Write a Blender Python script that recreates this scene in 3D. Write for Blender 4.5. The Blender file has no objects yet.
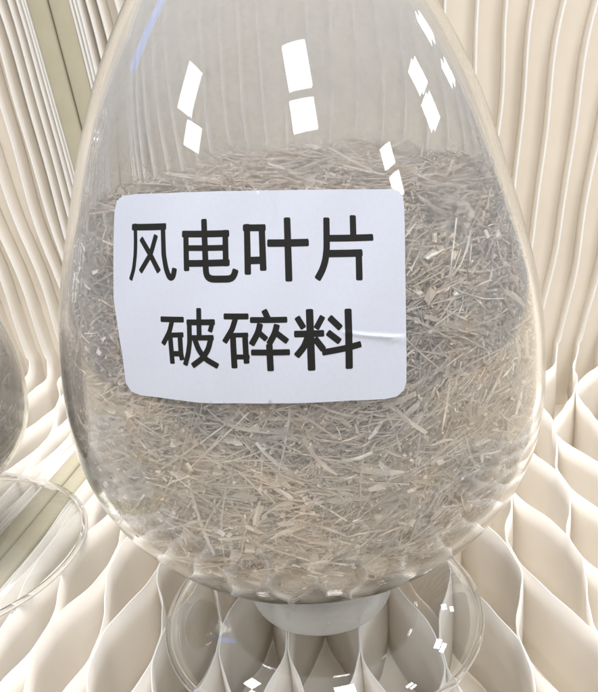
import bpy, bmesh, math, random
import numpy as np
from mathutils import Vector, Matrix
from mathutils.geometry import delaunay_2d_cdt

# ------------------------------------------------------------------ camera (scene in metres, shapes written in cm)
CM = 0.01
scene = bpy.context.scene
COL = scene.collection
cd = bpy.data.cameras.new('camera'); cam = bpy.data.objects.new('camera', cd); COL.objects.link(cam)
scene.camera = cam
cd.sensor_fit = 'HORIZONTAL'; cd.sensor_width = 36.0
cd.lens = 36.0 * 800.0 / 598.0
cd.clip_start = 0.005; cd.clip_end = 60
P = math.radians(21.0); RO = math.radians(-4.7)
fwd = Vector((0, math.cos(P), -math.sin(P))); rt0 = Vector((1, 0, 0)); up0 = rt0.cross(fwd)
rt = rt0 * math.cos(RO) + up0 * math.sin(RO); up = -rt0 * math.sin(RO) + up0 * math.cos(RO)
m = Matrix((rt, up, -fwd)).transposed().to_4x4(); m.translation = Vector((0, 0, 20 * CM))
cam.matrix_world = m

# ------------------------------------------------------------------ room light
world = bpy.data.worlds.new('World'); scene.world = world; world.use_nodes = True
wn = world.node_tree; wn.nodes.clear()
wo = wn.nodes.new('ShaderNodeOutputWorld'); wb = wn.nodes.new('ShaderNodeBackground')
wtc = wn.nodes.new('ShaderNodeTexCoord'); wsep = wn.nodes.new('ShaderNodeSeparateXYZ'); wr = wn.nodes.new('ShaderNodeValToRGB')
wn.links.new(wtc.outputs['Generated'], wsep.inputs[0])
wm = wn.nodes.new('ShaderNodeMath'); wm.operation = 'MULTIPLY_ADD'; wm.inputs[1].default_value = 0.5; wm.inputs[2].default_value = 0.5
wn.links.new(wsep.outputs['Z'], wm.inputs[0]); wn.links.new(wm.outputs[0], wr.inputs[0])
e = wr.color_ramp.elements
e[0].position = 0.3; e[0].color = (0.58, 0.56, 0.54, 1)
e[1].position = 0.95; e[1].color = (1.0, 1.0, 1.02, 1)
k = wr.color_ramp.elements.new(0.55); k.color = (0.36, 0.37, 0.385, 1)
wn.links.new(wr.outputs[0], wb.inputs[0]); wb.inputs[1].default_value = 1.0
wn.links.new(wb.outputs[0], wo.inputs[0])

scene.view_settings.view_transform = 'Standard'; scene.view_settings.look = 'None'
scene.view_settings.exposure = 0.22; scene.view_settings.gamma = 1.0
cy = scene.cycles
cy.use_denoising = True; cy.max_bounces = 16; cy.transmission_bounces = 14; cy.glossy_bounces = 6; cy.diffuse_bounces = 8
cy.transparent_max_bounces = 16; cy.sample_clamp_indirect = 20.0; cy.blur_glossy = 0.5

# windows and ceiling panels of the room round the jar: (azimuth, elevation, distance, width, height, radiance)
JAR = Vector((0.1 * CM, 24.3 * CM, 0.17))
LAMPS = [(13, 50, 3.0, .60, .56, 15), (12, 38.6, 3.0, .62, .38, 15),
         (-63, 39, 3.0, .38, .54, 15), (-55, 30.7, 3.0, .38, .26, 15),
         (93, 28.3, 3.0, .36, .29, 15), (91, 22.0, 3.0, .36, .26, 15),
         (121, 25.5, 3.2, .20, .26, 15), (119, 18.3, 3.2, .18, .22, 15),
         (55, 24.3, 3.4, .30, .20, 15), (56, 20.0, 3.4, .28, .18, 15),
         (0, 88, 2.4, 1.6, 1.6, 9.5)]
BLUE = (-112, 38, 3.0, .17, 1.2, 2.4)     # added blue lamp in place of an unseen blue object mirrored in the glass
for az, el, dist, w, h, rad in LAMPS + [BLUE]:
    a, b = math.radians(az), math.radians(el)
    d = Vector((math.sin(a) * math.cos(b), -math.cos(a) * math.cos(b), math.sin(b)))
    ld = bpy.data.lights.new('room_or_added_light', 'AREA'); ld.shape = 'RECTANGLE'; ld.size = w; ld.size_y = h
    ld.energy = rad * math.pi * w * h; ld.color = (.0, .24, 1.0) if rad < 3 else (1.0, 0.985, 0.96)
    lo = bpy.data.objects.new('room_or_added_light', ld); COL.objects.link(lo)
    lo.location = JAR + d * dist; lo.rotation_euler = (-d).to_track_quat('-Z', 'Y').to_euler()

# ------------------------------------------------------------------ helpers
rng = np.random.default_rng(7); random.seed(7)

def tag(o, label=None, cat=None, group=None, kind=None):
    if label: o['label'] = label
    if cat: o['category'] = cat
    if group: o['group'] = group
    if kind: o['kind'] = kind
    return o

def empty(name, loc=(0, 0, 0), rz=0.0):
    o = bpy.data.objects.new(name, None); COL.objects.link(o); o.location = Vector(loc) * CM
    o.rotation_euler = (0, 0, rz); o.empty_display_size = 0.01
    return o

def mesh_obj(name, verts, faces, mats, parent=None, smooth=True, midx=None):
    me = bpy.data.meshes.new(name)
    me.from_pydata([tuple(float(c) * CM for c in v) for v in verts], [], [tuple(int(i) for i in f) for f in faces])
    for mt in (mats if isinstance(mats, (list, tuple)) else [mats]): me.materials.append(mt)
    if midx is not None: me.polygons.foreach_set('material_index', midx)
    me.polygons.foreach_set('use_smooth', [smooth] * len(me.polygons))
    me.update()
    o = bpy.data.objects.new(name, me); COL.objects.link(o)
    if parent: o.parent = parent
    return o

def new_mat(name):
    mt = bpy.data.materials.new(name); mt.use_nodes = True
    return mt, mt.node_tree, mt.node_tree.nodes['Principled BSDF']

def ramp(nt, stops):
    r = nt.nodes.new('ShaderNodeValToRGB'); el = r.color_ramp.elements
    el[0].position, el[0].color = stops[0][0], (*stops[0][1], 1)
    el[1].position, el[1].color = stops[-1][0], (*stops[-1][1], 1)
    for p, c in stops[1:-1]: el.new(p).color = (*c, 1)
    return r

def noise(nt, scale, detail=4, rough=.55, coord='Object'):
    tc = nt.nodes.new('ShaderNodeTexCoord'); n = nt.nodes.new('ShaderNodeTexNoise')
    n.inputs['Scale'].default_value = scale; n.inputs['Detail'].default_value = detail; n.inputs['Roughness'].default_value = rough
    nt.links.new(tc.outputs[coord], n.inputs['Vector'])
    return n

# ------------------------------------------------------------------ materials
def paper_mat(name, base, var, transl):
    mt, nt, b = new_mat(name)
    n = noise(nt, 60, 5); r = ramp(nt, [(.3, var), (.7, base)])
    nt.links.new(n.outputs['Fac'], r.inputs[0]); nt.links.new(r.outputs[0], b.inputs['Base Color'])
    b.inputs['Roughness'].default_value = .8; b.inputs['Specular IOR Level'].default_value = .2
    tr = nt.nodes.new('ShaderNodeBsdfTranslucent'); nt.links.new(r.outputs[0], tr.inputs[0])
    mx = nt.nodes.new('ShaderNodeMixShader'); mx.inputs[0].default_value = transl
    nt.links.new(b.outputs[0], mx.inputs[1]); nt.links.new(tr.outputs[0], mx.inputs[2])
    nt.links.new(mx.outputs[0], nt.nodes['Material Output'].inputs[0])
    n2 = noise(nt, 900, 3); bp = nt.nodes.new('ShaderNodeBump'); bp.inputs['Strength'].default_value = .12; bp.inputs['Distance'].default_value = .0004
    nt.links.new(n2.outputs['Fac'], bp.inputs['Height']); nt.links.new(bp.outputs[0], b.inputs['Normal'])
    return mt
M_SHEET = paper_mat('cream_paper', (.90, .875, .835), (.885, .855, .81), .34)
M_EDGE_LIT = paper_mat('lit_paper_edge', (.87, .868, .862), (.85, .848, .838), .2)  # front edges whiter than the sheet faces: caught light put into the colour
M_BOARD = paper_mat('olive_cream_cloth_board', (.43, .395, .30), (.40, .365, .275), 0.0)
M_BACK = paper_mat('backing_card', (.84, .79, .71), (.82, .765, .68), 0.0)

def glass_mat(name, col=(.995, .995, .993), rough=0.0):
    mt, nt, b = new_mat(name); nt.nodes.remove(b)
    g = nt.nodes.new('ShaderNodeBsdfGlass'); g.inputs['Color'].default_value = (*col, 1); g.inputs['IOR'].default_value = 1.5
    g.inputs['Roughness'].default_value = rough
    # faint waviness of blown glass
    n = noise(nt, 14, 2); bp = nt.nodes.new('ShaderNodeBump'); bp.inputs['Strength'].default_value = .25; bp.inputs['Distance'].default_value = .0006
    nt.links.new(n.outputs['Fac'], bp.inputs['Height']); nt.links.new(bp.outputs[0], g.inputs['Normal'])
    nt.links.new(g.outputs[0], nt.nodes['Material Output'].inputs[0])
    return mt
M_GLASS = glass_mat('clear_glass')
# thin blown shell of the foot: its two faces lie so close that light passes straight on
M_THIN, nt, b = new_mat('thin_glass_shell'); nt.nodes.remove(b)
t_ = nt.nodes.new('ShaderNodeBsdfTransparent'); t_.inputs[0].default_value = (.985, .99, .985, 1)
g_ = nt.nodes.new('ShaderNodeBsdfGlossy'); g_.inputs['Roughness'].default_value = 0.0
f_ = nt.nodes.new('ShaderNodeFresnel'); f_.inputs[0].default_value = 1.5
gm_ = nt.nodes.new('ShaderNodeNewGeometry'); mi_ = nt.nodes.new('ShaderNodeMapRange'); mi_.inputs['To Min'].default_value = 1.5; mi_.inputs['To Max'].default_value = 1 / 1.5
nt.links.new(gm_.outputs['Backfacing'], mi_.inputs['Value']); nt.links.new(mi_.outputs[0], f_.inputs['IOR'])   # both sides of the shell reflect alike
mx_ = nt.nodes.new('ShaderNodeMixShader'); ml_ = nt.nodes.new('ShaderNodeMath'); ml_.operation = 'MULTIPLY'; ml_.inputs[1].default_value = 1.9; ml_.use_clamp = True; nt.links.new(f_.outputs[0], ml_.inputs[0]); nt.links.new(ml_.outputs[0], mx_.inputs[0]); nt.links.new(t_.outputs[0], mx_.inputs[1]); nt.links.new(g_.outputs[0], mx_.inputs[2])
nt.links.new(mx_.outputs[0], nt.nodes['Material Output'].inputs[0])
M_FROST, _nt, _b = new_mat('frosted_white_plug')
_b.inputs['Base Color'].default_value = (.90, .91, .92, 1); _b.inputs['Roughness'].default_value = .3
_tl = _nt.nodes.new('ShaderNodeBsdfTranslucent'); _tl.inputs[0].default_value = (.93, .94, .95, 1)
_tp = _nt.nodes.new('ShaderNodeBsdfTransparent'); _tp.inputs[0].default_value = (.97, .97, .97, 1)
_m1 = _nt.nodes.new('ShaderNodeMixShader'); _m1.inputs[0].default_value = .5; _nt.links.new(_b.outputs[0], _m1.inputs[1]); _nt.links.new(_tl.outputs[0], _m1.inputs[2])
_m2 = _nt.nodes.new('ShaderNodeMixShader'); _m2.inputs[0].default_value = .5; _nt.links.new(_m1.outputs[0], _m2.inputs[1]); _nt.links.new(_tp.outputs[0], _m2.inputs[2])
_nt.links.new(_m2.outputs[0], _nt.nodes['Material Output'].inputs[0])

M_DUST, nt, b = new_mat('fibre_dust_on_glass'); nt.nodes.remove(b)
n = noise(nt, 26, 9, .68); r = nt.nodes.new('ShaderNodeMapRange')
r.inputs['From Min'].default_value = .35; r.inputs['From Max'].default_value = .7; r.inputs['To Min'].default_value = .20; r.inputs['To Max'].default_value = .52
nt.links.new(n.outputs['Fac'], r.inputs['Value'])
tcz = nt.nodes.new('ShaderNodeTexCoord'); sz_ = nt.nodes.new('ShaderNodeSeparateXYZ'); mz = nt.nodes.new('ShaderNodeMapRange'); ad = nt.nodes.new('ShaderNodeMath'); ad.operation = 'ADD'
nt.links.new(tcz.outputs['Object'], sz_.inputs[0]); nt.links.new(sz_.outputs['Z'], mz.inputs['Value'])
mz.inputs['From Min'].default_value = .170; mz.inputs['From Max'].default_value = .185; mz.inputs['To Min'].default_value = 0; mz.inputs['To Max'].default_value = .22
nt.links.new(mz.outputs[0], ad.inputs[0]); nt.links.new(r.outputs[0], ad.inputs[1])   # more dust clings above the filling
t_ = nt.nodes.new('ShaderNodeBsdfTransparent'); d_ = nt.nodes.new('ShaderNodeBsdfDiffuse'); l_ = nt.nodes.new('ShaderNodeBsdfTranslucent')
d_.inputs[0].default_value = (.70, .69, .675, 1); l_.inputs[0].default_value = (.70, .69, .675, 1)
m1 = nt.nodes.new('ShaderNodeMixShader'); m1.inputs[0].default_value = .45
nt.links.new(d_.outputs[0], m1.inputs[1]); nt.links.new(l_.outputs[0], m1.inputs[2])
m2 = nt.nodes.new('ShaderNodeMixShader'); nt.links.new(ad.outputs[0], m2.inputs[0])
nt.links.new(t_.outputs[0], m2.inputs[1]); nt.links.new(m1.outputs[0], m2.inputs[2])
nt.links.new(m2.outputs[0], nt.nodes['Material Output'].inputs[0])

def fibre_mat(name, stops):
    mt, nt, b = new_mat(name)
    at = nt.nodes.new('ShaderNodeAttribute'); at.attribute_name = 'shade'
    r = ramp(nt, stops); nt.links.new(at.outputs['Fac'], r.inputs[0])
    n = noise(nt, 500, 4, .7); mx = nt.nodes.new('ShaderNodeMix'); mx.data_type = 'RGBA'; mx.blend_type = 'MULTIPLY'; mx.inputs[0].default_value = .55
    r2 = ramp(nt, [(.3, (.68, .65, .63)), (.65, (1, 1, 1))]); nt.links.new(n.outputs['Fac'], r2.inputs[0])
    nt.links.new(r.outputs[0], mx.inputs[6]); nt.links.new(r2.outputs[0], mx.inputs[7])
    n3 = noise(nt, 95, 3, .6); r3 = ramp(nt, [(.32, (.86, .88, .92)), (.5, (1, 1, 1)), (.68, (1.0, .93, .84))]); m3 = nt.nodes.new('ShaderNodeMix'); m3.data_type = 'RGBA'; m3.blend_type = 'MULTIPLY'; m3.inputs[0].default_value = 1
    nt.links.new(n3.outputs['Fac'], r3.inputs[0]); nt.links.new(mx.outputs[2], m3.inputs[6]); nt.links.new(r3.outputs[0], m3.inputs[7])   # grey resin dust here, tan fibre there
    nt.links.new(m3.outputs[2], b.inputs['Base Color']); b.inputs['Roughness'].default_value = .65
    b.inputs['Specular IOR Level'].default_value = .3
    return mt
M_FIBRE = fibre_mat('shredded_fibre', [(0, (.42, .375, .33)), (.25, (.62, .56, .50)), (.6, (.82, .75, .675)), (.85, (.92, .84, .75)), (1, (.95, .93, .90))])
M_POWDER, nt, b = new_mat('fibre_powder')
n = noise(nt, 1100, 8, .8); r = ramp(nt, [(.38, (.42, .375, .335)), (.5, (.66, .60, .54)), (.62, (.86, .79, .72))])
nt.links.new(n.outputs['Fac'], r.inputs[0]); nt.links.new(r.outputs[0], b.inputs['Base Color']); b.inputs['Roughness'].default_value = .9
bp = nt.nodes.new('ShaderNodeBump'); bp.inputs['Distance'].default_value = .002; nt.links.new(n.outputs['Fac'], bp.inputs['Height']); nt.links.new(bp.outputs[0], b.inputs['Normal'])

M_LABEL, nt, b = new_mat('white_sticker_paper')
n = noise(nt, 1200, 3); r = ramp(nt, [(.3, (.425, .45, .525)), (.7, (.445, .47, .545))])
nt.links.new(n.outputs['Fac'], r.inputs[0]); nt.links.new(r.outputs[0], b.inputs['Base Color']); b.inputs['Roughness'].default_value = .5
M_INK, nt, b = new_mat('black_ink'); b.inputs['Base Color'].default_value = (.009, .009, .008, 1); b.inputs['Roughness'].default_value = .5; b.inputs['Specular IOR Level'].default_value = .2
M_TABLE = paper_mat('table_laminate', (.55, .48, .38), (.5, .44, .35), 0.0)

# ------------------------------------------------------------------ honeycomb paper displays (L-shaped sheets: upright back, flat front)
TH = math.radians(8); EX = np.array([math.cos(TH), -math.sin(TH), 0]); EY = np.array([math.sin(TH), math.cos(TH), 0]); ORG = np.array([-.6, 49., 0])
RF = 1.0; ZT = 44.0; YF = 36.0; DEPTH = 4.2; HALF = 5.3
D_WALL = 1.5; D_FLOOR = 4.1
def smooth01(t): t = np.clip(t, 0, 1); return t * t * (3 - 2 * t)
def cell_wave(ph):                       # -1..1 with flat glued stretches, period 2 half-cells
    ph = ph % 2.0; t = np.where(ph < 1, ph, 2 - ph)
    u = np.clip((t - .13) / .74, 0, 1)
    return 1 - 2 * (.5 * u + .5 * smooth01(u))
def path():
    s = []                               # list of (y, z, outward-y, outward-z, wall?, arc position)
    for z in np.concatenate([np.linspace(ZT, 6, 34), np.linspace(5.2, RF, 8)]): s.append((0., z, 1., 0.))
    for a in np.linspace(0, math.pi / 2, 9)[1:-1]:
        s.append((-RF + RF * math.cos(a), RF - RF * math.sin(a), math.cos(a), -math.sin(a)))
    for y in np.linspace(-RF, -YF, 110): s.append((y, 0., 0., -1.))
    return np.array(s)
PATH = path()
ARC = np.concatenate([[0], np.cumsum(np.hypot(np.diff(PATH[:, 0]), np.diff(PATH[:, 1])))]); ARC -= ARC[np.argmin(PATH[:, 1] + 0 * ARC)] if False else 0
S0 = ZT                                   # arc position of the corner, roughly
def fan(x, y, z):                         # sheets open out towards the top and close up towards the front
    k = np.where(z > 0, .0082 * z + .00004 * z * z, 0)
    gl = np.interp(-y, [0, 3, 6, 10, 14, 20, 28, 36], [1, .96, .9, .87, .90, .97, 1.08, 1.19])
    gr = np.interp(-y, [0, 5, 10, 20, 28, 36], [1, .92, .88, .95, 1.04, 1.14])
    b = smooth01((x + 9) / 12)
    return np.where(y < 0, -5 + (x + 5) * (gl * (1 - b) + gr * b), x * (1 + k))
def loc2w(x, y, z):
    return ORG + np.outer(x, EX) + np.outer(y, EY) + np.outer(z, [0, 0, 1])

def sheet(i, xj, gap, parent, squeeze=1.0, seed=0):
    r_ = np.random.default_rng(1000 + seed)
    y, z, ny, nz = PATH.T; n = len(y)
    down = -y                              # distance along the floor
    sgn = 1 if i % 2 == 0 else -1
    # honeycomb wave on the floor: glued rows at y = -20.7 -/+ HALF
    ph = (down - 20.7 + .45 * math.sin(xj * .5)) / HALF + (.0 if sgn > 0 else 0)
    w = cell_wave(ph) * sgn; dent = (1 - w * w) * (.07 * np.sin(down * 1.1 + r_.uniform(0, 6)) + .035 * np.sin(down * 2.9 + r_.uniform(0, 6))) * smooth01(down / 3); w = np.where(w > 0, w * (gap[1] - .054) / 2, w * (gap[0] - .054) / 2)
    grow = smooth01(down / 3.0)
    wallw = (1 - smooth01(down / 2.5)) * smooth01((z) / 8)
    p1, p2, p3 = np.array([xj * .35, xj * .22 + 1, xj * 1.1]) + r_.normal(0, .35, 3) * np.array([1, 1, 0])
    wob = wallw * (.20 * np.sin(z * .30 + p1) + .06 * np.sin(z * .7 + p2)) * min(1, sum(gap) / 2)
    wob += smooth01(down / 3) * .035 * np.sin(down * .9 + p3)
    off = dent * min(1, gap[0], gap[1]) + w * grow * (1 - smooth01(z / 3)) + wob * squeeze
    T = .026 + .026 * smooth01((z - 1) / 6)
    verts = []; rows = 5
    for side in (-1, 1):
        dep = D_FLOOR + (D_WALL - D_FLOOR) * smooth01(z / 5)
        for q in range(rows):
            d = dep * q / (rows - 1)
            # outward offset of the path; the corner fans out round the fillet
            yy = y + ny * d; zz = z + nz * d
            curl = .12 * math.sin(q * .8)
            x = fan(xj + off + side * T, y, z) + curl * 0.5
            verts.append(loc2w(x, yy - ny * .004 * (sgn + 1), zz - nz * .004 * (sgn + 1)))
    V = np.concatenate(verts); faces = []; mi = []
    def vid(s, q, k): return (s * rows + q) * n + k
    for k in range(n - 1):
        for q in range(rows - 1):
            faces.append((vid(0, q, k), vid(0, q + 1, k), vid(0, q + 1, k + 1), vid(0, q, k + 1))); mi.append(0)
            faces.append((vid(1, q, k), vid(1, q, k + 1), vid(1, q + 1, k + 1), vid(1, q + 1, k))); mi.append(0)
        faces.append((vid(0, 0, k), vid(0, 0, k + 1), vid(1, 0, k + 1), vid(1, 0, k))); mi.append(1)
        faces.append((vid(0, rows - 1, k), vid(1, rows - 1, k), vid(1, rows - 1, k + 1), vid(0, rows - 1, k + 1))); mi.append(0)
    for k in (0, n - 1):
        for q in range(rows - 1): faces.append((vid(0, q, k), vid(1, q, k), vid(1, q + 1, k), vid(0, q + 1, k))); mi.append(0)
    return mesh_obj('paper_sheet', V, faces, [M_SHEET, M_EDGE_LIT], parent, True, mi)

def board(x0, x1, parent):
    y, z, ny, nz = PATH.T; n = len(y); prof = []
    b_ = .12                               # softened front corners
    ring = [(x0, DEPTH), (x0, b_ - .12), (x0 + b_ * .3, -.12 - b_ * .7 + .1), (x0 + b_, -.12), (x1 - b_, -.12), (x1 - b_ * .3, -.12 - b_ * .7 + .1), (x1, b_ - .12), (x1, DEPTH)]
    ring = [(x0, DEPTH), (x0, .02), (x0 + .05, -.08), (x0 + .16, -.14), (x1 - .16, -.14), (x1 - .05, -.08), (x1, .02), (x1, DEPTH)]
    V = []
    for (x, d) in ring:
        V.append(loc2w(fan(np.full(n, x), y, z), y + ny * d, z + nz * d))
    V = np.concatenate(V); R = len(ring); faces = []
    for k in range(n - 1):
        for q in range(R):
            a, c = q, (q + 1) % R
            faces.append((a * n + k, a * n + k + 1, c * n + k + 1, c * n + k))
    faces.append([q * n for q in range(R)]); faces.append([q * n + n - 1 for q in range(R)][::-1])
    o = mesh_obj('end_board', V, faces, M_BOARD, parent, True)
    return o

def backing(x0, x1, parent):
    xs = np.linspace(x0, x1, 30); V = []; faces = []
    dw, df = D_WALL + .1, D_FLOOR + .1
    pts = [(dw, ZT), (dw, -df), (-YF, -df)]
    pts2 = [(dw + .3, ZT), (dw + .3, -df - .3), (-YF, -df - .3)]
    for x in (x0, x1):
        for (yy, zz) in pts + pts2[::-1]:
            V.append(ORG + x * (1 + (.0082 * max(zz, 0))) * EX * 1.0 + yy * EY + np.array([0, 0, zz]))
    for q in range(6):
        a, c = q, (q + 1) % 6; faces.append((a, c, 6 + c, 6 + a))
    faces.append((0, 5, 4, 1)); faces.append((1, 4, 3, 2)); faces.append((6, 7, 10, 11)); faces.append((7, 8, 9, 10))
    return mesh_obj('backing', V, faces, M_BACK, parent, False)

dispR = tag(empty('honeycomb_display', (2, 40, 0)), 'cream honeycomb paper display spread behind and under the large jar, right of the olive seam', 'paper display')
dispL = tag(empty('honeycomb_display', (-18, 42, 0)), 'cream honeycomb paper display left of the olive seam, under the small jar', 'paper display')
xr = [-9.10, -8.93, -8.70, -8.30, -7.65, -6.75]
while xr[-1] < 26: xr.append(xr[-1] + 1.10 + .27 * min(1, max(0, (xr[-1] + 2) / 8)) + .07 * math.sin(len(xr) * 1.7))
xl = [-11.33, -11.52, -11.80, -12.25, -12.8, -13.45, -14.3, -15.55]
while xl[-1] > -31: xl.append(xl[-1] - 1.3)
for par, xs in ((dispR, xr), (dispL, xl)):
    for i, x in enumerate(xs):
        lo = [abs(x - v) for v in xs if v < x - 1e-6]; hi = [abs(x - v) for v in xs if v > x + 1e-6]
        g = (min(lo) if lo else .12, min(hi) if hi else .12)
        o = sheet(i, x, g, par, 1.0, i + (100 if par is dispL else 0))
board(-10.17, -9.17, dispR); board(-11.25, -10.24, dispL)
backing(-9.2, 30, dispR); backing(-30, -11.2, dispL)
bpy.context.view_layer.update()
def keep_world(par):
    inv = Matrix.Translation(-par.location)
    for ch in [o for o in scene.objects if o.parent is par]: ch.matrix_parent_inverse = inv
keep_world(dispR); keep_world(dispL)
tb = mesh_obj('table_top', [(-90, -20, -6.2), (90, -20, -6.2), (90, 110, -6.2), (-90, 110, -6.2), (-90, -20, -8), (90, -20, -8), (90, 110, -8), (-90, 110, -8)],
              [(0, 1, 2, 3), (7, 6, 5, 4), (0, 4, 5, 1), (1, 5, 6, 2), (2, 6, 7, 3), (3, 7, 4, 0)], M_TABLE, None, False)
tag(tb, kind='structure')

# ------------------------------------------------------------------ glass profiles
def bspline(pts, per=8):
    P_ = np.array([pts[0]] * 2 + list(pts) + [pts[-1]] * 2, float); out = []
    for i in range(len(P_) - 3):
        for t in np.linspace(0, 1, per, endpoint=False):
            b0 = (1 - t) ** 3 / 6; b1 = (3 * t ** 3 - 6 * t ** 2 + 4) / 6; b2 = (-3 * t ** 3 + 3 * t ** 2 + 3 * t + 1) / 6; b3 = t ** 3 / 6
            out.append(b0 * P_[i] + b1 * P_[i + 1] + b2 * P_[i + 2] + b3 * P_[i + 3])
    out.append(P_[-1]); return np.array(out)
# outer wall (z, r)
PROF = [(2.46, 0), (2.46, .7), (2.57, 1.6), (2.88, 2.55), (3.3, 3.42), (3.85, 4.36), (4.43, 5.1), (5.06, 5.77), (5.77, 6.4), (6.56, 6.92), (7.43, 7.3), (8.39, 7.53), (9.44, 7.62), (10.56, 7.61),
        (11.77, 7.52), (13.06, 7.30), (14.44, 6.94), (15.9, 6.48), (17.44, 6.0), (19.06, 5.38), (20.77, 4.46), (22.1, 3.55), (23.3, 2.8), (24.3, 2.3), (25.4, 2.0), (27, 1.9), (29, 1.9)]
OUT = bspline(PROF)
def offset_prof(o, wall_side, wall_bot):
    d = np.gradient(o, axis=0); L_ = np.hypot(d[:, 0], d[:, 1]) + 1e-9
    nz, nr = d[:, 1] / L_, -d[:, 0] / L_             # inward normal (towards axis / upwards)
    t = wall_side + (wall_bot - wall_side) * smooth01((5.0 - o[:, 0]) / 2.6)
    q = np.stack([o[:, 0] + nz * t, o[:, 1] + nr * t], 1); q[:, 1] = np.maximum(q[:, 1], 0); return q
INN = offset_prof(OUT, .24, .55)
k0 = np.argmax(OUT[:, 1] > 0.01)
def lathe(profile, seg=192):
    """closed or open polyline (z, r) -> verts, faces; r==0 ends become poles"""
    V = []; faces = []; idx = []
    for (z, r) in profile:
        if r < 1e-4: idx.append([len(V)]); V.append((0, 0, z))
        else:
            idx.append(list(range(len(V), len(V) + seg)))
            V += [(r * math.sin(2 * math.pi * s / seg), -r * math.cos(2 * math.pi * s / seg), z) for s in range(seg)]
    for a, b in zip(idx, idx[1:]):
        for s in range(seg):
            t = (s + 1) % seg
            if len(a) == 1 and len(b) == 1: break
            if len(a) == 1: faces.append((a[0], b[t], b[s]))
            elif len(b) == 1: faces.append((a[s], a[t], b[0]))
            else: faces.append((a[s], a[t], b[t], b[s]))
    return V, faces
def lathe_obj(name, profile, mat, parent, seg=192):
    V, F_ = lathe(profile, seg); o = mesh_obj(name, V, F_, mat, parent)
    bm = bmesh.new(); bm.from_mesh(o.data); bmesh.ops.recalc_face_normals(bm, faces=bm.faces); bm.to_mesh(o.data); bm.free()
    return o
def clean(pr):
    out = [pr[0]]
    for p in pr[1:]:
        if abs(p[0] - out[-1][0]) + abs(p[1] - out[-1][1]) > 1e-3: out.append(p)
    return out
def inner_r(z):
    a = INN[INN[:, 1] > 0]; return np.interp(z, a[:, 0], a[:, 1])
def outer_pt(az, z, lift=0.0):
    r = np.interp(z, OUT[:, 0], OUT[:, 1]); dr = (np.interp(z + .2, OUT[:, 0], OUT[:, 1]) - np.interp(z - .2, OUT[:, 0], OUT[:, 1])) / .4
    L_ = np.sqrt(1 + dr * dr); rr = r + lift / L_; zz = z - lift * dr / L_
    return np.stack([rr * np.sin(az), -rr * np.cos(az), zz], -1)

def make_jar(name, loc, k, label, group, rz=0.0, foot_r=5.85):
    t = tag(empty(name, loc, rz), label, 'jar', group)
    o = [(z, r) for z, r in OUT]; i = [(z, r) for z, r in INN if r > 1e-4]
    i = [(INN[np.argmax(INN[:, 1] > 1e-4)][0], 0)] + i
    def sc(p): return [(2.4 + (z - 2.4) * k, r * k) for z, r in p]
    ro, ri = o[-1][1], i[-1][1]
    rim = [(29.25, ro - .04), (29.32, (ro + ri) / 2), (29.25, ri + .04)]
    lathe_obj('body', clean(sc(o) + sc(rim) + sc(i[::-1])), M_GLASS, t)
    film = [(z, r - .03) for z, r in i if r > .3 and z < 26]
    lathe_obj('dust_film', sc(film), M_DUST, t)
    # ground-glass stopper in the neck
    st = [(26.0, 0), (26.0, 1.42), (26.2, 1.52), (29.3, 1.60), (29.6, 1.2), (30, 1.0), (30.6, 1.5), (31.6, 2.1), (32.6, 2.0), (33.3, 1.2), (33.5, 0)]
    lathe_obj('stopper', clean(sc(st)), M_GLASS, t)
    # glass foot: hollow flared dome with a thick rolled rim
    fo = bspline([(2.28, .0), (2.28, 1.0), (2.25, 1.9), (2.14, 2.8), (1.90, 3.7), (1.50, 4.6), (.98, 5.25), (.50, foot_r - .25), (.24, foot_r - .13)], 6)
    fo[0, 1] = 0
    lathe_obj('foot', clean([tuple(p) for p in fo]), M_THIN, t)
    ring = [(.16 + .13 * math.sin(q), foot_r - .12 + .13 * math.cos(q)) for q in np.linspace(0, 2 * math.pi, 17)[:-1]]
    seg = 192; V = [(r * math.sin(2 * math.pi * q / seg), -r * math.cos(2 * math.pi * q / seg), z) for (z, r) in ring for q in range(seg)]
    o = mesh_obj('foot_rim', V, [(a * seg + q, a * seg + (q + 1) % seg, ((a + 1) % 16) * seg + (q + 1) % seg, ((a + 1) % 16) * seg + q) for a in range(16) for q in range(seg)], M_GLASS, t)
    bm = bmesh.new(); bm.from_mesh(o.data); bmesh.ops.recalc_face_normals(bm, faces=bm.faces); bm.to_mesh(o.data); bm.free()
    pk = 1.0 if k == 1 else .8
    pl = bspline([(.92, 0), (.92, 1.9 * pk), (.93, 2.3 * pk), (1.02, 2.5 * pk), (1.4, 2.6 * pk), (1.85, 2.5 * pk), (2.06, 2.2 * pk), (2.1, 1.7 * pk), (2.1, .6 * pk), (2.1, 0)], 4); pl[0, 1] = pl[-1, 1] = 0
    pl = clean([tuple(p) for p in pl])
    lathe_obj('plug', pl, M_FROST, t)
    return t

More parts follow.
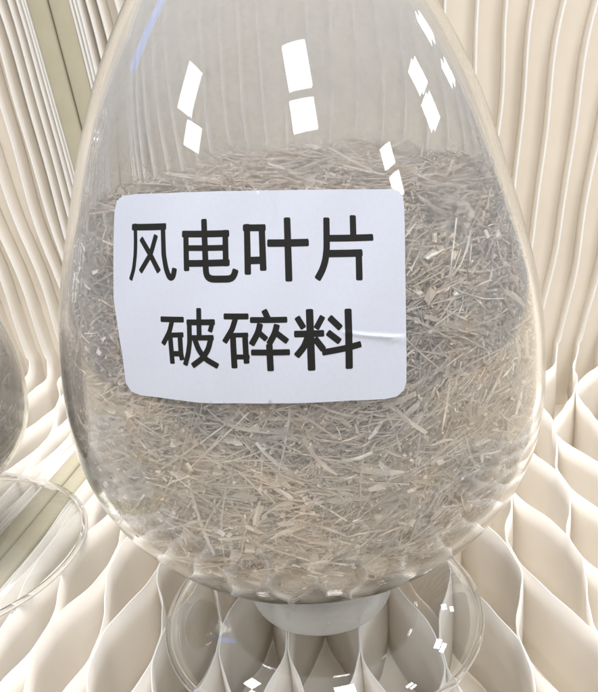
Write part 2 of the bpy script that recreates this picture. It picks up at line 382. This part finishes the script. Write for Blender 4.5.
# ------------------------------------------------------------------ shredded filling: thousands of curved slivers packed against the glass
def fibres(name, loc, k, level, n_side, n_top, n_crumb, label, seed, rz=0.0, lighter=0.0):
    R_ = np.random.default_rng(seed); V = []; SH = []; F_ = []
    zlo = 3.0
    def rin(z): return inner_r(z)
    def surf(a, z, depth):                # point on a shell `depth` inside the inner wall
        r = np.maximum(rin(z) - depth, .02)
        return np.stack([r * np.sin(a), -r * np.cos(a), z + depth * np.clip((6 - z) / 4, 0, 1) * .6], -1)
    def mound(x, y): return level + .85 - .028 * ((x - .8) ** 2 + y * y) + .22 * np.sin(x * 1.3 + 1) * np.cos(y * 1.1) + .12 * np.sin(x * 3.1 + y * 2.3)
    # side slivers: uniform by area
    zs = np.linspace(zlo, level, 200); rs = rin(zs); dr = np.gradient(rs, zs); wgt = rs * np.sqrt(1 + dr * dr); wgt /= wgt.sum()
    cen = []; K = 5; T = np.linspace(-.5, .5, K)
    N = n_side
    z0 = R_.choice(zs, N, p=wgt) + R_.uniform(-.05, .05, N); a0 = R_.uniform(-math.pi, math.pi, N)
    phi = R_.normal(0, .38, N) + np.where(R_.random(N) < .3, R_.uniform(-1.5, 1.5, N), 0) + .55 * np.sin(a0 * 3.7 + z0 * .8) * np.cos(z0 * .9 - a0 * 2)
    Ln = np.clip(R_.lognormal(-.55, .65, N), .12, 3.4)
    Wd = np.where(R_.random(N) < .93, .011 + .05 * R_.random(N) ** 1.7, R_.uniform(.07, .17, N)) ; Ln = np.maximum(Ln, Wd * 4)
    field = np.sin(a0 * 5.3 + 1.7 * z0) * np.cos(z0 * 1.9 - a0 * 4.1) + .6 * np.sin(a0 * 11 - z0 * 2.7)
    dep = R_.uniform(0, 1, N) ** 1.3 * .55 + .05 + np.clip(field - .55, 0, 1) * .28
    nl = N // 28; Ln[:nl] = R_.uniform(1.4, 3.6, nl); Wd[:nl] = R_.uniform(.018, .055, nl); dep[:nl] = R_.uniform(.05, .16, nl); phi[:nl] = R_.normal(0, .5, nl) + np.where(R_.random(nl) < .35, 1.0, 0); tilt = R_.normal(0, .10, N); bend = R_.normal(0, .2, N); tilt[:nl] *= .25
    r0 = rin(z0); slope = (rin(z0 + .1) - rin(z0 - .1)) / .2; cs = 1 / np.sqrt(1 + slope ** 2)
    P_ = np.zeros((N, K, 3))
    for j, t in enumerate(T):
        u = t * Ln; v = bend * (t * t - .08) * Ln
        da = (u * np.cos(phi) - v * np.sin(phi)) / np.maximum(r0, .8); dz = (u * np.sin(phi) + v * np.cos(phi)) * cs
        zz = np.clip(z0 + dz, zlo - .1, level + .5); d = np.maximum(dep + tilt * u, .035)
        P_[:, j] = surf(a0 + da, zz, d)
    nrm = np.stack([np.sin(a0), -np.cos(a0), -slope * 1.0], -1); nrm /= np.linalg.norm(nrm, axis=1)[:, None]
    nrm += R_.normal(0, .45, (N, 3)); nrm /= np.linalg.norm(nrm, axis=1)[:, None]
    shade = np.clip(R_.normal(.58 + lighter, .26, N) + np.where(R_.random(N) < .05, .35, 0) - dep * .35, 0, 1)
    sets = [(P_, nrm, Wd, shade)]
    # top slivers lying loosely over each other
    N = n_top; rt_ = rin(level) - .25; rr_ = np.sqrt(R_.uniform(0, 1, N)) * rt_; th = R_.uniform(0, 6.283, N)
    cx, cy_ = rr_ * np.cos(th), rr_ * np.sin(th); ph = R_.uniform(0, 3.1416, N); el = R_.normal(0, .22, N); el[:60] = R_.uniform(.4, 1.1, 60)
    Ln = np.clip(R_.lognormal(-.1, .55, N), .25, 3.0); Wd = np.where(R_.random(N) < .88, R_.uniform(.015, .06, N), R_.uniform(.08, .2, N)); bend = R_.normal(0, .15, N)
    P_ = np.zeros((N, K, 3)); lift = R_.uniform(-.05, .35, N)
    for j, t in enumerate(T):
        u = t * Ln; v = bend * (t * t - .08) * Ln
        x = cx + u * np.cos(ph) * np.cos(el) - v * np.sin(ph); y = cy_ + u * np.sin(ph) * np.cos(el) + v * np.cos(ph)
        z = mound(cx, cy_) + lift + u * np.sin(el)
        q = np.hypot(x, y); lim = rin(z) - .12; f = np.minimum(1, lim / np.maximum(q, 1e-3)); P_[:, j] = np.stack([x * f, y * f, z], -1)
    nrm = np.tile([0, 0, 1.], (N, 1)) + R_.normal(0, .4, (N, 3)); nrm /= np.linalg.norm(nrm, axis=1)[:, None]
    sets.append((P_, nrm, Wd, np.clip(R_.normal(.6, .2, N), 0, 1)))
    base = 0; faces = []
    tmpl = []
    for j in range(K - 1):
        for c in range(4):
            d = (c + 1) % 4; tmpl.append((j * 4 + c, (j + 1) * 4 + c, (j + 1) * 4 + d, j * 4 + d))
    tmpl += [(0, 1, 2, 3), ((K - 1) * 4 + 3, (K - 1) * 4 + 2, (K - 1) * 4 + 1, (K - 1) * 4)]
    tmpl = np.array(tmpl)
    for (P_, nrm, Wd, shade) in sets:
        N = len(P_); tan = np.gradient(P_, axis=1); tan /= np.linalg.norm(tan, axis=2)[..., None] + 1e-9
        nn = np.repeat(nrm[:, None], K, 1); side = np.cross(tan, nn); side /= np.linalg.norm(side, axis=2)[..., None] + 1e-9
        nn = np.cross(side, tan); taper = np.ones((N, K)); taper[:, 0] = R_.uniform(.15, 1, N); taper[:, -1] = R_.uniform(.15, 1, N)
        taper *= R_.uniform(.8, 1.15, (N, K)); w = (Wd[:, None] * taper)[..., None] * .5; h = np.minimum(w * .7, .02)
        vv = np.stack([P_ + side * w + nn * h, P_ + side * w - nn * h, P_ - side * w - nn * h, P_ - side * w + nn * h], 2).reshape(N, K * 4, 3)
        V.append(vv.reshape(-1, 3)); SH.append(np.repeat(shade, K * 4))
        faces.append((tmpl[None] + (base + np.arange(N) * K * 4)[:, None, None]).reshape(-1, 4)); base += N * K * 4
    # crumbs and flakes: squashed, skewed little blocks
    N = n_crumb; z0 = R_.choice(zs, N, p=wgt); a0 = R_.uniform(-math.pi, math.pi, N); dep = .05 + .4 * R_.random(N) ** 2; c_ = surf(a0, z0, dep)
    A = np.linalg.qr(R_.normal(size=(N, 3, 3)))[0]; sz = R_.lognormal(-4.05, .7, (N, 1)) * np.array([1.2, .85, .45]) * R_.uniform(.6, 1.3, (N, 3))
    cube = np.array([(-1, -1, -1), (1, -1, -1), (1, 1, -1), (-1, 1, -1), (-1, -1, 1), (1, -1, 1), (1, 1, 1), (-1, 1, 1)], float)
    loc_ = cube[None] * R_.uniform(.55, 1.1, (N, 8, 3)) * sz[:, None]; vv = np.einsum('nij,nkj->nki', A, loc_) + c_[:, None]
    V.append(vv.reshape(-1, 3)); SH.append(np.repeat(np.clip(R_.normal(.6, .22, N), 0, 1), 8))
    ct = np.array([(0, 3, 2, 1), (4, 5, 6, 7), (0, 1, 5, 4), (1, 2, 6, 5), (2, 3, 7, 6), (3, 0, 4, 7)])
    faces.append((ct[None] + (base + np.arange(N) * 8)[:, None, None]).reshape(-1, 4)); base += N * 8
    nfib = sum(len(f) for f in faces)
    # powdery core behind the slivers
    seg, rows = 120, 60; core = []; zz = np.linspace(zlo + .05, level - .05, rows)
    for z in zz:
        a = np.arange(seg) / seg * 2 * math.pi; d = .40 + .10 * np.sin(a * 13 + z * 3) * np.cos(a * 7 - z * 4) + R_.uniform(-.06, .06, seg); core.append(surf(a, np.full(seg, z), d))
    for f in (.8, .6, .4, .2, .01):
        a = np.arange(seg) / seg * 2 * math.pi; r = (rin(level) - .3) * f; x, y = r * np.sin(a), -r * np.cos(a); core.append(np.stack([x, y, mound(x, y) - .1], -1))
    bot = []
    for f in (.01, .5): 
        a = np.arange(seg) / seg * 2 * math.pi; r = rin(zlo) * f; bot.append(np.stack([r * np.sin(a), -r * np.cos(a), np.full(seg, zlo + .12)], -1))
    core = bot + core; nr = len(core); core = np.concatenate(core); s = np.arange(seg); t = (s + 1) % seg
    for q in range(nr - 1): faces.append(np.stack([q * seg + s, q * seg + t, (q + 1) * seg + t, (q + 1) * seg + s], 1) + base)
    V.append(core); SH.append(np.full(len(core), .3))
    V = np.concatenate(V); V[:, 2] = 2.4 + (V[:, 2] - 2.4) * k; V[:, :2] *= k
    faces = np.concatenate(faces); me = bpy.data.meshes.new(name)
    me.vertices.add(len(V)); me.vertices.foreach_set('co', (V * CM).ravel())
    me.loops.add(faces.size); me.loops.foreach_set('vertex_index', faces.ravel().astype(np.int32))
    me.polygons.add(len(faces)); me.polygons.foreach_set('loop_start', (np.arange(len(faces)) * 4).astype(np.int32)); me.polygons.foreach_set('loop_total', np.full(len(faces), 4, np.int32))
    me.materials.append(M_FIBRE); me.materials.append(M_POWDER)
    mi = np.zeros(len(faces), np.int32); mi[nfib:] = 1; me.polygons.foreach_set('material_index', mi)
    me.polygons.foreach_set('use_smooth', np.zeros(len(faces), bool)); me.update(calc_edges=True); me.validate()
    at = me.attributes.new('shade', 'FLOAT', 'POINT'); at.data.foreach_set('value', np.concatenate(SH).astype(np.float32))
    o = bpy.data.objects.new(name, me); COL.objects.link(o); o.location = Vector(loc) * CM; o.rotation_euler = (0, 0, rz)
    return tag(o, label, 'filling', None, 'stuff')

JX, JY = 0.1, 24.3
jar = make_jar('display_jar', (JX, JY, 0), 1.0, 'large clear egg-shaped glass jar with white Chinese sticker, on a clear glass foot', 'glass jars of shredded material')
jar2 = make_jar('display_jar', (-16.4, 30.2, 0), .64, 'smaller unlabelled glass jar cut by the left edge of the picture', 'glass jars of shredded material', rz=1.0, foot_r=6.25)
fibres('shredded_filling', (JX, JY, 0), 1.0, 15.5, 74000, 9000, 110000, 'grey-tan shredded fibres and chips filling the large labelled jar', 3)
fibres('shredded_filling', (-16.4, 30.2, 0), .64, 12.6, 16000, 1200, 6000, 'brownish shredded fibres inside the smaller jar at the left edge', 5, lighter=.25)

# ------------------------------------------------------------------ sticker, traced in (azimuth, height) on the glass
import json
LAB = json.loads('''{"outline":[[-0.714,14.323],[-0.7338,15.499],[-0.7468,16.383],[-0.7386,16.62],[-0.7044,16.748],[-0.6268,16.809],[-0.4168,16.872],[-0.2571,16.881],[-0.1097,16.856],[0.0329,16.802],[0.176,16.727],[0.3728,16.587],[0.4039,16.515],[0.4157,16.371],[0.4125,16.15],[0.3792,15.017],[0.3571,14.133],[0.3401,13.346],[0.3198,12.251],[0.3083,12.075],[0.2825,11.967],[0.2452,11.96],[0.1319,12.063],[0.0376,12.112],[-0.087,12.157],[-0.2144,12.172],[-0.3493,12.146],[-0.4216,12.161],[-0.4988,12.157],[-0.5788,12.124],[-0.6193,12.17],[-0.6416,12.345],[-0.6558,13.039],[-0.6839,13.744]],"crease":[[0.1366,13.636],[0.1588,13.581],[0.217,13.475],[0.2667,13.395],[0.3386,13.278]],"g":{"wind":[[4.78,[[-0.6228,16.121],[-0.6163,15.736],[-0.6142,15.437],[-0.6176,15.108],[-0.6288,14.865]]],[5.65,[[-0.6355,16.057],[-0.4807,16.116]]],[5.43,[[-0.4923,16.158],[-0.4819,15.49],[-0.469,15.175],[-0.454,14.984],[-0.4449,14.958],[-0.4383,15.023],[-0.4349,15.18]]],[5.22,[[-0.5887,15.808],[-0.5401,15.46],[-0.5,15.115]]],[5.22,[[-0.5214,15.899],[-0.5403,15.48],[-0.5825,15.078]]]],"power":[[5.65,[[-0.4051,15.959],[-0.2324,15.966]]],[5.65,[[-0.3932,16.007],[-0.3869,15.171]]],[5.65,[[-0.2433,16.019],[-0.2431,15.281]]],[4.78,[[-0.3875,15.652],[-0.244,15.66]]],[5.65,[[-0.3872,15.315],[-0.2329,15.337]]],[5.87,[[-0.3225,16.263],[-0.3182,15.656],[-0.3149,15.13],[-0.3103,15.02],[-0.2947,14.977],[-0.2292,14.979],[-0.2169,15.016],[-0.2093,15.162]]]],"leaf":[[6.09,[[-0.1644,16.127],[-0.1667,15.087]]],[5.62,[[-0.1756,16.074],[-0.1016,16.056]]],[6.09,[[-0.1119,16.1],[-0.1136,15.159]]],[6.09,[[-0.1648,15.366],[-0.1119,15.361]]],[6.09,[[-0.0917,15.72],[0.0436,15.669]]],[6.32,[[-0.0209,16.212],[-0.0301,14.895]]]],"slice":[[6.09,[[0.117,16.134],[0.1066,15.492],[0.0977,15.242],[0.0843,15.048],[0.066,14.876]]],[5.62,[[0.1105,15.718],[0.2716,15.611]]],[6.09,[[0.2122,16.117],[0.2037,15.648]]],[6.09,[[0.1073,15.389],[0.2249,15.312]]],[6.09,[[0.2162,15.365],[0.2051,14.755]]]],"broken":[[4.97,[[-0.4841,14.033],[-0.3997,14.059]]],[4.78,[[-0.4413,14.029],[-0.4519,13.755],[-0.4761,13.47]]],[4.97,[[-0.449,13.671],[-0.4409,13.042]]],[4.42,[[-0.4592,13.678],[-0.4006,13.715]]],[4.97,[[-0.4116,13.71],[-0.4078,13.242],[-0.4038,13.15]]],[4.78,[[-0.4441,13.256],[-0.4023,13.278]]],[4.78,[[-0.3764,14.028],[-0.375,13.555],[-0.3812,13.276],[-0.392,13.035]]],[4.97,[[-0.3832,14.005],[-0.2871,14.03]]],[4.42,[[-0.2933,14.072],[-0.296,13.921],[-0.3017,13.827]]],[4.78,[[-0.3415,14.314],[-0.34,13.673]]],[4.6,[[-0.3707,13.659],[-0.2919,13.683]]],[4.97,[[-0.2985,13.681],[-0.3081,13.426],[-0.3281,13.211],[-0.3643,13.025]]],[4.97,[[-0.3553,13.614],[-0.343,13.397],[-0.3199,13.191],[-0.2795,13.04]]]],"crushed":[[5.08,[[-0.2503,14.159],[-0.1728,14.152]]],[4.95,[[-0.2123,14.139],[-0.2253,13.875],[-0.2518,13.595]]],[5.35,[[-0.2239,13.747],[-0.2232,13.015]]],[4.01,[[-0.2307,13.741],[-0.1759,13.744]]],[5.08,[[-0.1841,13.763],[-0.1839,13.236],[-0.1831,13.119]]],[4.28,[[-0.2225,13.253],[-0.1752,13.249]]],[5.35,[[-0.1171,14.261],[-0.1057,14.07]]],[4.95,[[-0.1623,14.072],[-0.0479,14.041]]],[5.35,[[-0.1337,13.966],[-0.1409,13.788],[-0.1634,13.536]]],[4.82,[[-0.1387,13.788],[-0.117,13.64]]],[5.35,[[-0.0797,13.929],[-0.087,13.758],[-0.1071,13.537]]],[5.08,[[-0.0827,13.761],[-0.0511,13.568]]],[5.08,[[-0.1639,13.349],[-0.0469,13.318]]],[5.62,[[-0.1075,13.499],[-0.1083,12.938]]]],"material":[[5.43,[[-0.012,14.063],[0.0043,13.84]]],[5.22,[[0.0686,14.031],[0.0465,13.804]]],[5.65,[[-0.023,13.709],[0.0659,13.672]]],[6.52,[[0.0291,14.204],[0.0247,13.622],[0.0196,12.891]]],[5.65,[[0.0164,13.627],[0.0028,13.415],[-0.0227,13.228]]],[5.65,[[0.0393,13.563],[0.0612,13.322]]],[5.65,[[0.0928,13.994],[0.122,13.755]]],[5.65,[[0.0826,13.67],[0.1147,13.457]]],[5.43,[[0.0603,13.249],[0.132,13.282],[0.1809,13.324]]],[6.3,[[0.1541,14.119],[0.1378,12.834]]]]}}''')
crease = np.array(LAB['crease'])
def relief(a, z):
    s = a * 7.2; h = .012 * np.sin(s * .9 + z * .7) + .008 * np.sin(s * 2.3 - z * 1.9)
    ca = np.clip((a - crease[0, 0]) / (crease[-1, 0] - crease[0, 0]), -1, 1); cz = np.interp(a, crease[:, 0], crease[:, 1])
    h = h + np.where(a > crease[0, 0] - .01, .055 * np.clip(ca + .1, 0, 1) ** .5 * np.exp(-((z - cz) / .045) ** 2), 0)
    h = h + .03 * np.exp(-((a + .06 - (z - 16.5) * .02) / .008) ** 2) * np.clip((z - 16.0) / .7, 0, 1)     # short fold at the top edge
    h = h + .022 * np.exp(-((a + .31) / .02) ** 2) * np.clip((12.9 - z) / .7, 0, 1)
    return h + .045
def resample(poly, step):
    out = []; n = len(poly)
    for i in range(n):
        a, b = np.array(poly[i]), np.array(poly[(i + 1) % n]); L_ = math.hypot((b[0] - a[0]) * 7.2, b[1] - a[1]); m_ = max(1, int(L_ / step))
        for j in range(m_): out.append(a + (b - a) * j / m_)
    return out
bd = resample(LAB['outline'], .12); pts = [Vector((p[0] * 7.2, p[1])) for p in bd]; nb = len(pts)
amin, amax = min(p[0] for p in bd), max(p[0] for p in bd); zmin, zmax = min(p[1] for p in bd), max(p[1] for p in bd)
za = list(np.arange(zmin, zmax, .1)) + list(np.arange(13.35, 13.8, .02))
for z in za:
    for a in np.arange(amin, amax, .0125 if not (13.3 < z < 13.85) else .008): pts.append(Vector((a * 7.2 + random.uniform(-.01, .01), z + random.uniform(-.003, .003))))
vv, ee, ff, *_r = delaunay_2d_cdt(pts, [(i, (i + 1) % nb) for i in range(nb)], [list(range(nb))], 1, 1e-5)
az_ = np.array([v[0] / 7.2 for v in vv]); z_ = np.array([v[1] for v in vv]); rel = relief(az_, z_)
top = outer_pt(az_, z_, rel); low = outer_pt(az_, z_, np.full(len(z_), .006)); nv = len(vv)
F_ = [tuple(f) for f in ff]; cnt = {}
for f in F_:
    for i in range(len(f)): e_ = (f[i], f[(i + 1) % len(f)]); cnt[e_] = 1
rimf = [(b + 2 * nv, a + 2 * nv, a + 3 * nv, b + 3 * nv) for (a, b) in cnt if (b, a) not in cnt]
label = mesh_obj('sticker', np.concatenate([top, low, top, low]), F_ + [tuple(i + nv for i in f[::-1]) for f in F_] + rimf, M_LABEL, jar, True)
label.data.polygons.foreach_set('use_smooth', [True] * len(ff) + [False] * (len(label.data.polygons) - len(ff)))

def ribbon(pl, width, lift):
    """one brush stroke: a rounded-end strip of ink following the sticker"""
    q = np.array([(a * 7.2, z) for a, z in pl]); seg = np.hypot(*np.diff(q, axis=0).T); s = np.concatenate([[0], np.cumsum(seg)])
    n_ = max(3, int(s[-1] / .05)); t = np.linspace(0, s[-1], n_); c = np.stack([np.interp(t, s, q[:, 0]), np.interp(t, s, q[:, 1])], 1)
    if len(pl) > 2:
        for _ in range(2): c[1:-1] = (c[:-2] + 2 * c[1:-1] + c[2:]) / 4
    d = np.gradient(c, axis=0); d /= np.linalg.norm(d, axis=1)[:, None]; nrm = np.stack([-d[:, 1], d[:, 0]], 1)
    hw = width / 2; ext = .35 * hw
    # rounded ends
    c = np.concatenate([[c[0] - d[0] * ext], [c[0] - d[0] * ext * .55], c, [c[-1] + d[-1] * ext * .55], [c[-1] + d[-1] * ext]]); nrm = np.concatenate([[nrm[0]] * 2, nrm, [nrm[-1]] * 2])
    w = np.full(len(c), hw); w[0] = w[-1] = hw * .62; w[1] = w[-2] = hw * .92
    V = []; m_ = 5
    for u in np.linspace(-1, 1, m_): p = c + nrm * (w * u)[:, None]; V.append(p)
    V = np.concatenate(V); a, z = V[:, 0] / 7.2, V[:, 1]; W_ = outer_pt(a, z, relief(a, z) + lift); n2 = len(c)
    f = [(i * n2 + j, i * n2 + j + 1, (i + 1) * n2 + j + 1, (i + 1) * n2 + j) for i in range(m_ - 1) for j in range(n2 - 1)]
    return W_, f
PXCM = 40.0
for nm, strokes in LAB['g'].items():
    V = []; F_ = []; base = 0
    for i, (w, pl) in enumerate(strokes):
        a, f = ribbon(pl, w * 1.06 / PXCM, .0016 + .0005 * i); V.append(a); F_ += [tuple(x + base for x in q) for q in f]; base += len(a)
    mesh_obj('character', np.concatenate(V), F_, M_INK, label, True)
